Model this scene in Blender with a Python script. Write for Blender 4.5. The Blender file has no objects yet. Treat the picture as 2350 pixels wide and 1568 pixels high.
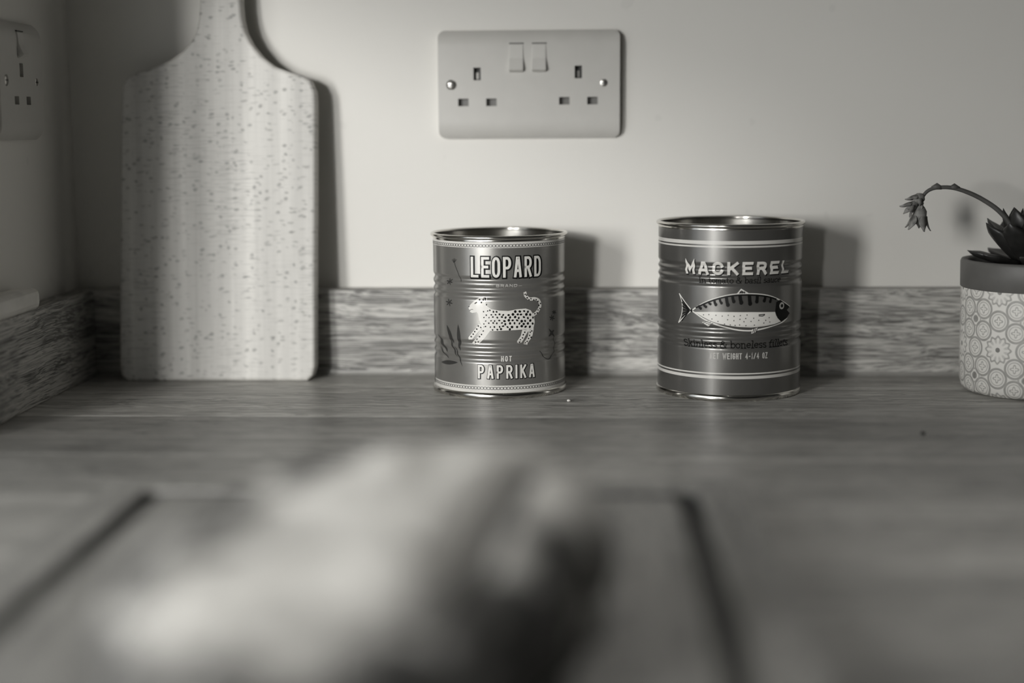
import bpy, bmesh, math, random
from mathutils import Vector, Matrix, noise
from math import sin, cos, pi, sqrt, atan2, asin, radians

random.seed(7)
SC = bpy.context.scene
COL = SC.collection

# ------------------------------------------------------------------ camera
CAM_H, CAM_D = 0.20413, 1.23487
PITCH, YAW, ROLL, FPX = 0.14357, 0.04839, -0.00641, 3454.8
_fw = Vector((-sin(YAW) * cos(PITCH), cos(YAW) * cos(PITCH), -sin(PITCH)))
_r = Vector((cos(YAW), sin(YAW), 0.0))
_u = _r.cross(_fw)
_r2 = cos(ROLL) * _r + sin(ROLL) * _u
_u2 = -sin(ROLL) * _r + cos(ROLL) * _u
CAM_O = Vector((0, -CAM_D, CAM_H))
cd = bpy.data.cameras.new('camera')
cam = bpy.data.objects.new('camera', cd)
COL.objects.link(cam)
cam.matrix_world = Matrix(((_r2.x, _u2.x, -_fw.x, CAM_O.x), (_r2.y, _u2.y, -_fw.y, CAM_O.y),
                           (_r2.z, _u2.z, -_fw.z, CAM_O.z), (0, 0, 0, 1)))
cd.sensor_width = 36.0
cd.lens = FPX / 2350 * 36.0
cd.clip_start = 0.01
cd.dof.use_dof = True
cd.dof.focus_distance = 1.125
cd.dof.aperture_fstop = 1.8
SC.camera = cam

# ------------------------------------------------------------------ view, world, daylight
SC.view_settings.view_transform = 'Standard'
SC.view_settings.look = 'None'
SC.view_settings.gamma = 1.0
SC.view_settings.use_curve_mapping = False
SC.view_settings.exposure = -0.12

world = bpy.data.worlds.new('overcast_sky')
SC.world = world
world.use_nodes = True
world.node_tree.nodes['Background'].inputs[0].default_value = (0.9, 0.95, 1.0, 1)
world.node_tree.nodes['Background'].inputs[1].default_value = 1.0

XL = -0.422            # room face of the left wall
JAMB_FAR, JAMB_NEAR = -0.332, -2.6
SILL_Z, HEAD_Z = -0.80, 0.475    # tall glazed opening beyond the short wall


def daylight(name, loc, target, w, h, power):
    """a bright patch of sky shining in through the window"""
    d = bpy.data.lights.new(name, 'AREA')
    d.shape = 'RECTANGLE'; d.size = w; d.size_y = h; d.energy = power
    d.color = (1.0, 0.99, 0.965)
    o = bpy.data.objects.new(name, d); COL.objects.link(o)
    o.location = loc
    o.rotation_euler = (Vector(target) - Vector(loc)).to_track_quat('-Z', 'Y').to_euler()
    return o


sd = bpy.data.lights.new('hazy_sun', 'SUN')
sd.energy = 1.15
sd.angle = radians(4.5)
sd.color = (1.0, 0.99, 0.965)
sun = bpy.data.objects.new('hazy_sun', sd)
COL.objects.link(sun)
SUN_AZ, SUN_EL = radians(17.0), radians(7.0)
sun.rotation_euler = Vector((sin(SUN_AZ) * cos(SUN_EL), cos(SUN_AZ) * cos(SUN_EL), -sin(SUN_EL))).to_track_quat('-Z', 'Y').to_euler()
daylight('sky_patch', (-1.45, -2.60, 0.52), (-0.05, -0.1, 0.10), 0.30, 0.80, 49.0)
daylight('window_daylight', (XL - 0.28, -1.5, 0.20), (0.6, -1.3, 0.0), 1.6, 0.5, 3.0)


# ------------------------------------------------------------------ helpers
def tag(o, label=None, cat=None, group=None, kind=None):
    if label: o['label'] = label
    if cat: o['category'] = cat
    if group: o['group'] = group
    if kind: o['kind'] = kind
    return o


def empty(name, loc=(0, 0, 0), rz=0.0):
    o = bpy.data.objects.new(name, None)
    o.empty_display_size = 0.02
    COL.objects.link(o)
    o.location = loc
    o.rotation_euler = (0, 0, rz)
    return o


def link_mesh(name, me, mat, parent=None, smooth=True, loc=None):
    o = bpy.data.objects.new(name, me)
    COL.objects.link(o)
    if mat is not None:
        for m in (mat if isinstance(mat, (list, tuple)) else [mat]):
            me.materials.append(m)
    if parent is not None: o.parent = parent
    if loc: o.location = loc
    if smooth:
        for p in me.polygons: p.use_smooth = True
    return o


def from_bm(name, bm, mat, parent=None, smooth=False, loc=None):
    bmesh.ops.recalc_face_normals(bm, faces=bm.faces[:])
    me = bpy.data.meshes.new(name)
    bm.to_mesh(me); bm.free()
    return link_mesh(name, me, mat, parent, smooth, loc)


def from_py(name, V, F, mat, parent=None, smooth=False, loc=None, recalc=True):
    bm = bmesh.new()
    vs = [bm.verts.new(v) for v in V]
    for f in F:
        try: bm.faces.new([vs[i] for i in f])
        except ValueError: pass
    if not recalc:
        me = bpy.data.meshes.new(name); bm.to_mesh(me); bm.free()
        return link_mesh(name, me, mat, parent, smooth, loc)
    return from_bm(name, bm, mat, parent, smooth, loc)


def bm_box(bm, x0, x1, y0, y1, z0, z1, bev=0.0, seg=2):
    r = bmesh.ops.create_cube(bm, size=1.0)
    vs = r['verts']
    for v in vs:
        v.co = Vector((x0 + (v.co.x + .5) * (x1 - x0), y0 + (v.co.y + .5) * (y1 - y0), z0 + (v.co.z + .5) * (z1 - z0)))
    if bev > 0:
        es = list({e for v in vs for e in v.link_edges})
        bmesh.ops.bevel(bm, geom=es, offset=bev, segments=seg, affect='EDGES', profile=0.5)


def box(name, dims, mat, parent=None, bev=0.0, seg=2, smooth=False):
    bm = bmesh.new(); bm_box(bm, *dims, bev=bev, seg=seg)
    return from_bm(name, bm, mat, parent, smooth)


def lathe(name, prof, mat, parent=None, n=128, mats=None, smooth=True, closed=False):
    """prof: list of (r,z[,mat index]); index belongs to the face strip starting at that point"""
    V = []; F = []; MI = []
    for p in prof:
        for k in range(n):
            a = 2 * pi * k / n
            V.append((p[0] * cos(a), p[0] * sin(a), p[1]))
    m = len(prof)
    for i in range(m if closed else m - 1):
        j = (i + 1) % m
        for k in range(n):
            k2 = (k + 1) % n
            F.append((i * n + k, i * n + k2, j * n + k2, j * n + k)); MI.append(prof[i][2] if len(prof[i]) > 2 else 0)
    me = bpy.data.meshes.new(name)
    me.from_pydata(V, [], F)
    for p, mi in zip(me.polygons, MI): p.material_index = mi
    return link_mesh(name, me, mats or mat, parent, smooth)


def tube(bm, pts, rads, n=10, cap=True):
    pts = [Vector(p) for p in pts]
    rings = []
    up = Vector((0.13, 0.2, 1)).normalized()
    for i, p in enumerate(pts):
        t = (pts[min(i + 1, len(pts) - 1)] - pts[max(i - 1, 0)]).normalized()
        a = t.cross(up)
        if a.length < 1e-3: a = t.cross(Vector((1, 0, 0)))
        a.normalize(); b = t.cross(a)
        r = rads[i] if isinstance(rads, (list, tuple)) else rads
        rings.append([bm.verts.new(p + a * r * cos(2 * pi * k / n) + b * r * sin(2 * pi * k / n)) for k in range(n)])
    for i in range(len(rings) - 1):
        for k in range(n):
            bm.faces.new((rings[i][k], rings[i][(k + 1) % n], rings[i + 1][(k + 1) % n], rings[i + 1][k]))
    if cap:
        bm.faces.new(rings[0]); bm.faces.new(rings[-1][::-1])


def catmull(pts, per=8):
    P = [Vector(p) for p in pts]
    P = [P[0] * 2 - P[1]] + P + [P[-1] * 2 - P[-2]]
    out = []
    for i in range(1, len(P) - 2):
        for k in range(per):
            t = k / per
            a, b, c, d = P[i - 1], P[i], P[i + 1], P[i + 2]
            out.append(0.5 * ((2 * b) + (c - a) * t + (2 * a - 5 * b + 4 * c - d) * t * t + (3 * b - a - 3 * c + d) * t ** 3))
    out.append(P[-2])
    return out


def ray(px, py):
    """direction from the camera through a pixel of the photograph (used for measuring)"""
    return _fw * FPX + _r2 * (px - 1175) + _u2 * (784 - py)


def on_y(px, py, y):
    d = ray(px, py); return CAM_O + d * ((y - CAM_O.y) / d.y)


# ------------------------------------------------------------------ materials
def G(v, warm=1.0):
    return (v, v * (1 - .02 * warm), v * (1 - .075 * warm), 1)


class NT:
    def __init__(s, name):
        s.m = bpy.data.materials.new(name); s.m.use_nodes = True
        s.t = s.m.node_tree; s.b = s.t.nodes['Principled BSDF']

    def n(s, typ, **kw):
        nd = s.t.nodes.new(typ)
        for k, v in kw.items(): setattr(nd, k, v)
        return nd

    def put(s, sock, v):
        if hasattr(v, 'is_output') or isinstance(v, bpy.types.NodeSocket): s.t.links.new(v, sock)
        else: sock.default_value = v

    def math(s, op, a, b=None, c=None):
        nd = s.n('ShaderNodeMath', operation=op)
        s.put(nd.inputs[0], a)
        if b is not None: s.put(nd.inputs[1], b)
        if c is not None: s.put(nd.inputs[2], c)
        return nd.outputs[0]

    def vmul(s, v, xyz):
        nd = s.n('ShaderNodeVectorMath', operation='MULTIPLY')
        s.put(nd.inputs[0], v); nd.inputs[1].default_value = xyz
        return nd.outputs[0]

    def vadd(s, a, b):
        nd = s.n('ShaderNodeVectorMath', operation='ADD')
        s.put(nd.inputs[0], a); s.put(nd.inputs[1], b)
        return nd.outputs[0]

    def comb(s, x, y, z):
        nd = s.n('ShaderNodeCombineXYZ')
        for i, v in enumerate((x, y, z)): s.put(nd.inputs[i], v)
        return nd.outputs[0]

    def obj(s):
        return s.n('ShaderNodeTexCoord').outputs['Object']

    def noise(s, vec, scale=1.0, detail=2.0, rough=0.5, dist=0.0):
        nd = s.n('ShaderNodeTexNoise')
        s.put(nd.inputs['Vector'], vec)
        nd.inputs['Scale'].default_value = scale; nd.inputs['Detail'].default_value = detail
        nd.inputs['Roughness'].default_value = rough; nd.inputs['Distortion'].default_value = dist
        return nd.outputs[0]

    def ramp(s, f, stops, interp='LINEAR'):
        nd = s.n('ShaderNodeValToRGB'); cr = nd.color_ramp; cr.interpolation = interp
        s.put(nd.inputs[0], f)
        while len(cr.elements) < len(stops): cr.elements.new(0.5)
        for e, (p, c) in zip(cr.elements, stops):
            e.position = p; e.color = c if isinstance(c, (tuple, list)) else (c, c, c, 1)
        return nd.outputs[0]

    def mix(s, f, a, b, mode='MIX'):
        nd = s.n('ShaderNodeMix', data_type='RGBA', blend_type=mode)
        s.put(nd.inputs[0], f); s.put(nd.inputs[6], a); s.put(nd.inputs[7], b)
        return nd.outputs[2]

    def bump(s, h, strength=0.3, dist=0.001):
        nd = s.n('ShaderNodeBump'); nd.inputs['Strength'].default_value = strength; nd.inputs['Distance'].default_value = dist
        s.put(nd.inputs['Height'], h); s.put(s.b.inputs['Normal'], nd.outputs[0])

    def set(s, **kw):
        for k, v in kw.items(): s.put(s.b.inputs[k.replace('_', ' ')], v)
        return s.m


def plain(name, v, rough=0.5, metal=0.0, spec=0.5, coat=0.0, warm=1.0, mottle=0.08, scale=60):
    t = NT(name)
    c = t.noise(t.obj(), scale, 3.0)
    col = t.ramp(c, [(0.3, G(v * (1 - mottle), warm)), (0.7, G(v * (1 + mottle), warm))])
    t.set(Base_Color=col, Roughness=rough, Metallic=metal)
    t.b.inputs['Specular IOR Level'].default_value = spec
    t.b.inputs['Coat Weight'].default_value = coat
    t.b.inputs['Coat Roughness'].default_value = 0.08
    return t.m


def oak(name, lo, mid, hi, axis='x', rough=0.45, rand=False, contrast=1.0, figure=1.0):
    """grain runs along `axis`; streaked fibres, broad growth bands and pores"""
    t = NT(name)
    o = t.obj()
    if rand:
        oi = t.n('ShaderNodeObjectInfo').outputs['Random']
        o = t.vadd(o, t.comb(t.math('MULTIPLY', oi, 3.7), t.math('MULTIPLY', oi, 1.9), t.math('MULTIPLY', oi, 2.3)))
    if axis == 'y':
        sx = t.n('ShaderNodeSeparateXYZ'); t.put(sx.inputs[0], o); o = t.comb(sx.outputs[1], sx.outputs[0], sx.outputs[2])
    if axis == 'z':
        sx = t.n('ShaderNodeSeparateXYZ'); t.put(sx.inputs[0], o); o = t.comb(sx.outputs[2], sx.outputs[0], sx.outputs[1])
    # slow wander of the fibres
    w = t.noise(t.vmul(o, (6.0, 26.0, 26.0)), 1.0, 2.0)
    w = t.math('MULTIPLY', t.math('SUBTRACT', w, 0.5), 0.022 * figure)
    ow = t.vadd(o, t.comb(0.0, w, w))
    fib = t.noise(t.vmul(ow, (16.0, 1100.0, 1100.0)), 1.0, 5.0, 0.65)
    pore = t.noise(t.vmul(ow, (34.0, 820.0, 820.0)), 1.0, 2.0, 0.6)
    band = t.noise(t.vmul(ow, (2.5, 110.0, 110.0)), 1.0, 4.0, 0.6)
    blot = t.noise(t.vmul(o, (4.0, 14.0, 14.0)), 1.0, 2.0)
    f = t.math('ADD', t.math('MULTIPLY', fib, 0.62 * contrast), t.math('MULTIPLY', band, 0.30 * contrast))
    f = t.math('ADD', f, t.math('MULTIPLY', blot, 0.15))
    f = t.math('ADD', f, 0.5 - 0.5 * (0.92 * contrast + 0.15))
    col = t.ramp(f, [(0.43, G(lo)), (0.5, G(mid)), (0.57, G(hi))])
    pm = t.ramp(pore, [(0.38, 1.0), (0.46, 0.0)])
    col = t.mix(t.math('MULTIPLY', pm, 0.7 * contrast), col, G(lo * 0.4))
    if rand:
        tone = t.math('ADD', 0.8, t.math('MULTIPLY', oi, 0.4))
        col = t.mix(1.0, col, t.comb(tone, tone, tone), 'MULTIPLY')
    t.set(Base_Color=col, Roughness=t.ramp(f, [(0.3, rough + .1), (0.7, rough)]))
    t.bump(t.math('SUBTRACT', fib, t.math('MULTIPLY', pm, 0.5)), 0.25, 0.0004)
    return t.m


def wall_mat(name, v):
    t = NT(name)
    o = t.obj()
    c = t.ramp(t.noise(o, 3.0, 3.0), [(0.3, G(v * .97)), (0.7, G(v))])
    spot = t.ramp(t.noise(o, 42.0, 1.0), [(0.735, 0.0), (0.76, 1.0)])
    c = t.mix(t.math('MULTIPLY', spot, 0.12), c, G(v * .6))
    t.set(Base_Color=c, Roughness=0.62)
    h = t.math('ADD', t.math('MULTIPLY', t.noise(o, 260.0, 3.0), 0.5), t.noise(o, 40.0, 2.0))
    t.bump(h, 0.12, 0.0012)
    return t.m


M = {}
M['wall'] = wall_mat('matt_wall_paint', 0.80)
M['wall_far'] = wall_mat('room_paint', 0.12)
M['ceiling'] = wall_mat('ceiling_paint', 0.4)
M['floor'] = oak('floor_wood', 0.05, 0.09, 0.14, 'y', 0.5)
M['upstand'] = oak('upstand_oak', 0.15, 0.42, 0.60, 'x', 0.5)
M['upstand_y'] = oak('upstand_oak_side', 0.15, 0.40, 0.58, 'y', 0.5)
M['worktop'] = oak('worktop_oak', 0.22, 0.42, 0.62, 'x', 0.36, rand=True, contrast=.85)
M['sealant'] = plain('clear_sealant', 0.30, 0.4)
M['carving'] = oak('carving_board_wood', 0.22, 0.34, 0.46, 'y', 0.45)
M['core'] = plain('dark_board_core', 0.04, 0.8)
M['stain'] = oak('stained_groove_wood', 0.05, 0.08, 0.12, 'y', 0.5)  # darker wood: the groove's shade is put into its colour
M['plastic'] = plain('white_plastic', 0.60, 0.28, mottle=.02)
M['plastic2'] = plain('white_plastic_rocker', 0.62, 0.28, mottle=.02)
M['hole'] = plain('dark_shutter', 0.03, 0.5)
M['shutter'] = plain('grey_shutter', 0.16, 0.4)
M['brass'] = plain('pin_contact', 0.35, 0.3, 1.0)
M['screw'] = plain('screw_steel', 0.55, 0.28, 1.0)
M['gloss_white'] = plain('white_gloss_paint', 0.80, 0.25)
M['steel'] = plain('bright_tinplate', 0.62, 0.16, 1.0, mottle=.05, scale=25)
M['steel_in'] = plain('tinplate_inside', 0.55, 0.20, 1.0, mottle=.05, scale=25)
M['frame'] = plain('window_frame_paint', 0.75, 0.3)
M['soil'] = plain('potting_soil', 0.03, 0.9, mottle=.6, scale=400)
M['pot_rim'] = plain('grey_glazed_clay', 0.13, 0.5)
M['leaf'] = plain('dark_succulent_leaf', 0.025, 0.42, mottle=.4, scale=120)
M['stem'] = plain('flower_stem', 0.09, 0.6, mottle=.25)
M['petal'] = plain('faded_flower', 0.22, 0.7, mottle=.5, scale=200)
M['crumb'] = plain('bread_crumb', 0.75, 0.8)
M['speck'] = plain('dark_speck', 0.02, 0.8)


def lacquer(name, v, metal=0.25, rough=0.24, coat=0.6):
    t = NT(name)
    o = t.obj()
    c = t.ramp(t.noise(o, 70.0, 4.0, 0.6), [(0.2, G(v * .95)), (0.8, G(v * 1.05))])
    t.set(Base_Color=c, Metallic=metal, Roughness=rough)
    t.b.inputs['Coat Weight'].default_value = coat
    t.b.inputs['Coat Roughness'].default_value = 0.1
    return t.m


M['ink_leo'] = lacquer('leopard_tin_ink', 0.27, 0.6, 0.30, 0.35)
M['ink_mac'] = lacquer('mackerel_tin_ink', 0.15, 0.6, 0.30, 0.35)
M['ink_cream'] = lacquer('cream_ink', 0.62, 0.0, 0.3, 0.4)
M['ink_white'] = lacquer('white_ink', 0.72, 0.0, 0.32, 0.3)
M['ink_grey'] = lacquer('faded_white_ink', 0.45, 0.0, 0.32, 0.3)
M['ink_black'] = lacquer('black_ink', 0.006, 0.0, 0.5, 0.0)
M['ink_black'].node_tree.nodes['Principled BSDF'].inputs['Specular IOR Level'].default_value = 0.2
M['ink_dark'] = lacquer('dark_ink', 0.03, 0.0, 0.4, 0.1)


def beech():
    t = NT('pale_beech')
    o = t.obj()
    s = t.n('ShaderNodeSeparateXYZ'); t.put(s.inputs[0], o)
    x, z = s.outputs[0], s.outputs[2]
    # broad vertical strips of tone
    band = t.noise(t.comb(t.math('MULTIPLY', x, 55.0), 0.0, t.math('MULTIPLY', z, 2.2)), 1.0, 3.0, 0.6)
    col = t.ramp(band, [(0.3, G(0.48)), (0.5, G(0.58)), (0.7, G(0.70))])
    # fine horizontal fibre lines
    line = t.noise(t.comb(t.math('MULTIPLY', x, 45.0), 0.0, t.math('MULTIPLY', z, 620.0)), 1.0, 3.0, 0.6)
    patch = t.ramp(t.noise(t.comb(t.math('MULTIPLY', x, 14.0), 3.0, t.math('MULTIPLY', z, 9.0)), 1.0, 2.0), [(0.45, 0.12), (0.62, 0.75)])
    lm = t.math('MULTIPLY', t.ramp(line, [(0.36, 1.0), (0.5, 0.0)]), patch)
    col = t.mix(t.math('MULTIPLY', lm, 0.5), col, G(0.22))
    # flecks: short dashes
    wob = t.math('MULTIPLY', t.math('SUBTRACT', t.noise(o, 60.0, 2.0), 0.5), 1.2)
    for kx, kz, seed, amt in ((150.0, 190.0, 0.0, 0.62), (105.0, 260.0, 7.3, 0.45)):
        v = t.n('ShaderNodeTexVoronoi', feature='F1')
        v.inputs['Scale'].default_value = 1.0
        t.put(v.inputs['Vector'], t.comb(t.math('ADD', t.math('MULTIPLY', x, kx), wob), seed, t.math('ADD', t.math('MULTIPLY', z, kz), wob)))
        v.inputs['Randomness'].default_value = 1.0
        sp = t.n('ShaderNodeSeparateColor'); t.put(sp.inputs[0], v.outputs['Color'])
        fl = t.ramp(v.outputs['Distance'], [(0.10, 1.0), (0.36, 0.0)])
        pick = t.ramp(sp.outputs[0], [(0.22, 0.0), (0.65, 1.0)])
        col = t.mix(t.math('MULTIPLY', t.math('MULTIPLY', fl, pick), amt), col, G(0.14))
    t.set(Base_Color=col, Roughness=0.5)
    t.bump(line, 0.15, 0.0003)
    return t.m


M['beech'] = beech()


def crust():
    t = NT('floured_crust')
    o = t.obj()
    n1 = t.noise(t.vmul(o, (1, 1, 1.4)), 36.0, 5.0, 0.6, 0.4)
    n2 = t.noise(o, 9.0, 2.0)
    f = t.math('ADD', t.math('ADD', t.math('MULTIPLY', n1, 0.95), t.math('MULTIPLY', n2, 0.55)), -0.25)
    geo = t.n('ShaderNodeNewGeometry')
    sx = t.n('ShaderNodeSeparateXYZ'); t.put(sx.inputs[0], o)
    # flour on the crown; pale top over dark lower sides also paints in shade
    crown = t.ramp(sx.outputs[2], [(0.034, 0.0), (0.056, 0.42)])
    band = t.ramp(t.math('ABSOLUTE', t.math('ADD', sx.outputs[1], 0.018)), [(0.030, 1.0), (0.054, 0.2)])
    crown = t.math('MULTIPLY', crown, band)
    crown = t.math('SUBTRACT', crown, 0.06)
    f = t.math('ADD', f, crown)
    col = t.ramp(f, [(0.42, G(0.05)), (0.52, G(0.16)), (0.62, G(0.5)), (0.74, G(0.78))])
    t.set(Base_Color=col, Roughness=0.8)
    t.bump(n1, 0.8, 0.004)
    return t.m


M['crust'] = crust()
M['lamp_glow'] = plain('lamp_diffuser', 0.85, 0.4)  # glowing lens of the added, unseen downlight
M['lamp_glow'].node_tree.nodes['Principled BSDF'].inputs['Emission Color'].default_value = (1, .98, .93, 1)
M['lamp_glow'].node_tree.nodes['Principled BSDF'].inputs['Emission Strength'].default_value = 4.0
M['crumb_open'] = plain('torn_crumb', 0.12, 0.85, mottle=.4, scale=70)


def tile_glaze():
    """cream glaze printed with a repeating rosette and ring ornament"""
    t = NT('patterned_glaze')
    o = t.obj()
    s = t.n('ShaderNodeSeparateXYZ'); t.put(s.inputs[0], o)
    R, T = 0.0545, 0.0428
    ang = t.math('ARCTAN2', s.outputs[0], t.math('MULTIPLY', s.outputs[1], -1.0))
    u = t.math('MULTIPLY', ang, R / T)
    v = t.math('DIVIDE', s.outputs[2], T)
    a = t.math('SUBTRACT', t.math('FRACT', t.math('ADD', u, 10.0 + 0.47)), 0.5)
    b = t.math('SUBTRACT', t.math('FRACT', t.math('ADD', v, 10.0 - 0.36)), 0.5)
    A, B = t.math('ABSOLUTE', a), t.math('ABSOLUTE', b)

    def dist(p, q, x, y):
        dx = t.math('SUBTRACT', p, x); dy = t.math('SUBTRACT', q, y)
        return t.math('SQRT', t.math('ADD', t.math('MULTIPLY', dx, dx), t.math('MULTIPLY', dy, dy)))

    def line(d, r, w):      # 1 on a ring of radius r
        return t.ramp(t.math('ABSOLUTE', t.math('SUBTRACT', d, r)), [(w * .4, 1.0), (w, 0.0)])

    def disc(d, r):
        return t.ramp(d, [(r * .7, 1.0), (r, 0.0)])
    r = dist(a, b, 0.0, 0.0)
    th = t.math('ARCTAN2', a, b)
    pet = t.math('COSINE', t.math('MULTIPLY', th, 12.0))
    r_out = t.math('ADD', 0.215, t.math('MULTIPLY', pet, 0.02))
    masks = []
    masks.append((disc(r, 0.05), 1.0))
    masks.append((t.ramp(t.math('ABSOLUTE', t.math('SUBTRACT', r, r_out)), [(0.008, 1.0), (0.03, 0.0)]), 0.7))
    spoke = t.math('MULTIPLY', t.ramp(pet, [(-0.0, 1.0), (0.12, 0.0)]), t.math('MULTIPLY', t.ramp(r, [(0.10, 0.0), (0.14, 1.0)]), t.ramp(r, [(0.19, 1.0), (0.21, 0.0)])))
    masks.append((spoke, 0.35))
    # rings centred on the tile edges and quarter points
    for (px, py, rr) in ((0.5, 0.0, 0.17), (0.0, 0.5, 0.17), (0.31, 0.31, 0.165)):
        d = dist(A, B, px, py)
        clear = t.ramp(r, [(0.235, 0.0), (0.26, 1.0)])
        masks.append((t.math('MULTIPLY', line(d, rr, 0.028), clear), 0.75))
        masks.append((t.math('MULTIPLY', line(d, rr - 0.05, 0.016), clear), 0.45))
        th2 = t.math('ARCTAN2', t.math('SUBTRACT', A, px), t.math('SUBTRACT', B, py))
        p2 = t.math('ADD', 0.05, t.math('MULTIPLY', t.math('COSINE', t.math('MULTIPLY', th2, 4.0)), 0.02))
        masks.append((t.ramp(t.math('ABSOLUTE', t.math('SUBTRACT', d, p2)), [(0.006, 1.0), (0.022, 0.0)]), 0.6))
    dc = dist(A, B, 0.5, 0.5)
    masks.append((disc(dc, 0.075), 0.9))
    masks.append((line(dc, 0.12, 0.024), 0.6))
    f = None
    for m_, w_ in masks:
        k = t.math('MULTIPLY', m_, w_)
        f = k if f is None else t.math('MAXIMUM', f, k)
    soft = t.noise(o, 240.0, 2.0)
    f = t.math('MULTIPLY', f, t.math('ADD', 0.65, t.math('MULTIPLY', soft, 0.5)))
    col = t.mix(t.math('MULTIPLY', f, 0.85), G(0.84), G(0.09))
    t.set(Base_Color=col, Roughness=0.45)
    t.bump(f, 0.25, -0.0006)
    return t.m


M['tile'] = tile_glaze()


def glass():
    m = bpy.data.materials.new('window_glass'); m.use_nodes = True
    nt = m.node_tree; nt.nodes.clear()
    out = nt.nodes.new('ShaderNodeOutputMaterial'); mx = nt.nodes.new('ShaderNodeMixShader')
    tr = nt.nodes.new('ShaderNodeBsdfTransparent'); gl = nt.nodes.new('ShaderNodeBsdfGlossy')
    gl.inputs['Roughness'].default_value = 0.02
    mx.inputs[0].default_value = 0.06
    nt.links.new(tr.outputs[0], mx.inputs[1]); nt.links.new(gl.outputs[0], mx.inputs[2]); nt.links.new(mx.outputs[0], out.inputs[0])
    return m


M['glass'] = glass()

# ------------------------------------------------------------------ the room
XR, YN, ZC, ZF = 2.3, -3.4, 1.55, -0.9
tag(box('wall_back', (XL - 0.25, XR + 0.1, 0.0, 0.12, ZF - 0.05, ZC + 0.05), M['wall']), 'pale painted kitchen wall behind the worktop', 'wall', kind='structure')
bm = bmesh.new()
xo = XL - 0.22
bm_box(bm, xo, XL, JAMB_FAR, 0.0, ZF, ZC)                      # towards the corner
bm_box(bm, xo, XL, YN, JAMB_NEAR, ZF, ZC)
bm_box(bm, xo, XL, JAMB_NEAR, JAMB_FAR, ZF, SILL_Z)
bm_box(bm, xo, XL, JAMB_NEAR, JAMB_FAR, HEAD_Z, ZC)
tag(from_bm('wall_left', bm, M['wall']), 'shaded side wall with the window opening', 'wall', kind='structure')
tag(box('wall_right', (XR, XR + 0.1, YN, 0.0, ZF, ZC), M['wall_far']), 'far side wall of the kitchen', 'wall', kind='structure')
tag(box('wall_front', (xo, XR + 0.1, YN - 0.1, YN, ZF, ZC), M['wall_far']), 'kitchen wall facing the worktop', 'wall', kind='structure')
tag(box('floor', (xo, XR + 0.1, YN - 0.1, 0.0, ZF - 0.05, ZF), M['floor']), 'dark wooden kitchen floor', 'floor', kind='structure')
tag(box('ceiling', (xo, XR + 0.1, YN - 0.1, 0.0, ZC, ZC + 0.05), M['ceiling']), 'pale kitchen ceiling', 'ceiling', kind='structure')

# window in the left wall
win = tag(empty('window_1', (0, 0, 0)), 'white framed window in the side wall', 'window', kind='structure')
xf0, xf1 = XL - 0.075, XL - 0.02
box('window_frame', (xf0, xf1, JAMB_NEAR, JAMB_NEAR + 0.045, SILL_Z, HEAD_Z), M['frame'], win, 0.003)
box('window_frame', (xf0, xf1, JAMB_FAR - 0.012, JAMB_FAR, SILL_Z, HEAD_Z), M['frame'], win, 0.003)
box('window_frame', (xf0, xf1, JAMB_NEAR + 0.045, JAMB_FAR - 0.012, HEAD_Z - 0.04, HEAD_Z), M['frame'], win, 0.003)
box('window_frame', (xf0, xf1, JAMB_NEAR + 0.045, JAMB_FAR - 0.012, SILL_Z, SILL_Z + 0.02), M['frame'], win, 0.003)
box('window_pane', (xf0 + .02, xf0 + .026, JAMB_NEAR + 0.045, JAMB_FAR - 0.012, SILL_Z + 0.02, HEAD_Z - 0.04), M['glass'], win)
led = tag(empty('wall_ledge', (XL, -0.192, 0.0709)), 'white painted ledge lying on the side upstand', 'ledge')
o = box('ledge_board', (0.0, 0.021, -0.046, 0.046, 0.0, 0.016), M['gloss_white'], led, 0.005, 3)

# ------------------------------------------------------------------ worktop with its planks, upstands
UT, UH = 0.018, 0.0709          # upstand thickness and height
wt = tag(empty('worktop', (XL, -0.5, -0.038)), 'grey-brown oak plank worktop under the tins', 'worktop')
WX1, WY1 = 1.7, -0.99
def wchild(o): o.location = (-XL, 0.5, 0.038); return o
wchild(box('core_board', (XL, WX1, WY1 + .002, -0.0, -0.038, -0.0075), M['core'], wt))
joints = [0.0, -0.0745, -0.196, -0.3205, -0.4305, -0.5615, -0.684, -0.806, -0.99]
ends = [0.62, 1.05, 0.78, 1.2, 0.9, 0.7, 1.1, 0.84]
for i in range(8):
    for (a, b) in ((XL, ends[i]), (ends[i], WX1)):
        wchild(box('plank', (a, b, joints[i + 1] + .0003, joints[i] - (.0003 if i else 0), -0.0074, 0.0), M['worktop'], wt, 0.0003, 1))

ub = tag(empty('upstand', (0.5, 0, 0)), 'oak upstand strip running along the wall behind the tins', 'upstand')
bm = bmesh.new(); bm_box(bm, XL, WX1, -UT, 0.0, 0.0, UH, 0.0012, 2)
o = from_bm('upstand_board', bm, M['upstand'], ub); o.location = (-0.5, 0, 0)
V = []; F = []
for x in (XL + UT, WX1):
    for k in range(6):
        a = pi / 2 * k / 5
        V.append((x, -UT - 0.0036 * (1 - sin(a)), 0.0036 * (1 - cos(a))))
    V.append((x, -UT, 0))
F = [(k, k + 1, k + 8, k + 7) for k in range(6)]
o = from_py('sealant_bead', V, F, M['sealant'], ub); o.location = (-0.5, 0, 0)
us = tag(empty('upstand', (XL, -0.14, 0)), 'short dark upstand strip under the white ledge on the side wall', 'upstand')
bm = bmesh.new(); bm_box(bm, XL, XL + UT, -0.24, -UT, 0.0, UH, 0.0012, 2)
o = from_bm('upstand_board', bm, M['upstand_y'], us); o.location = (-XL, 0.14, 0)

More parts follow.
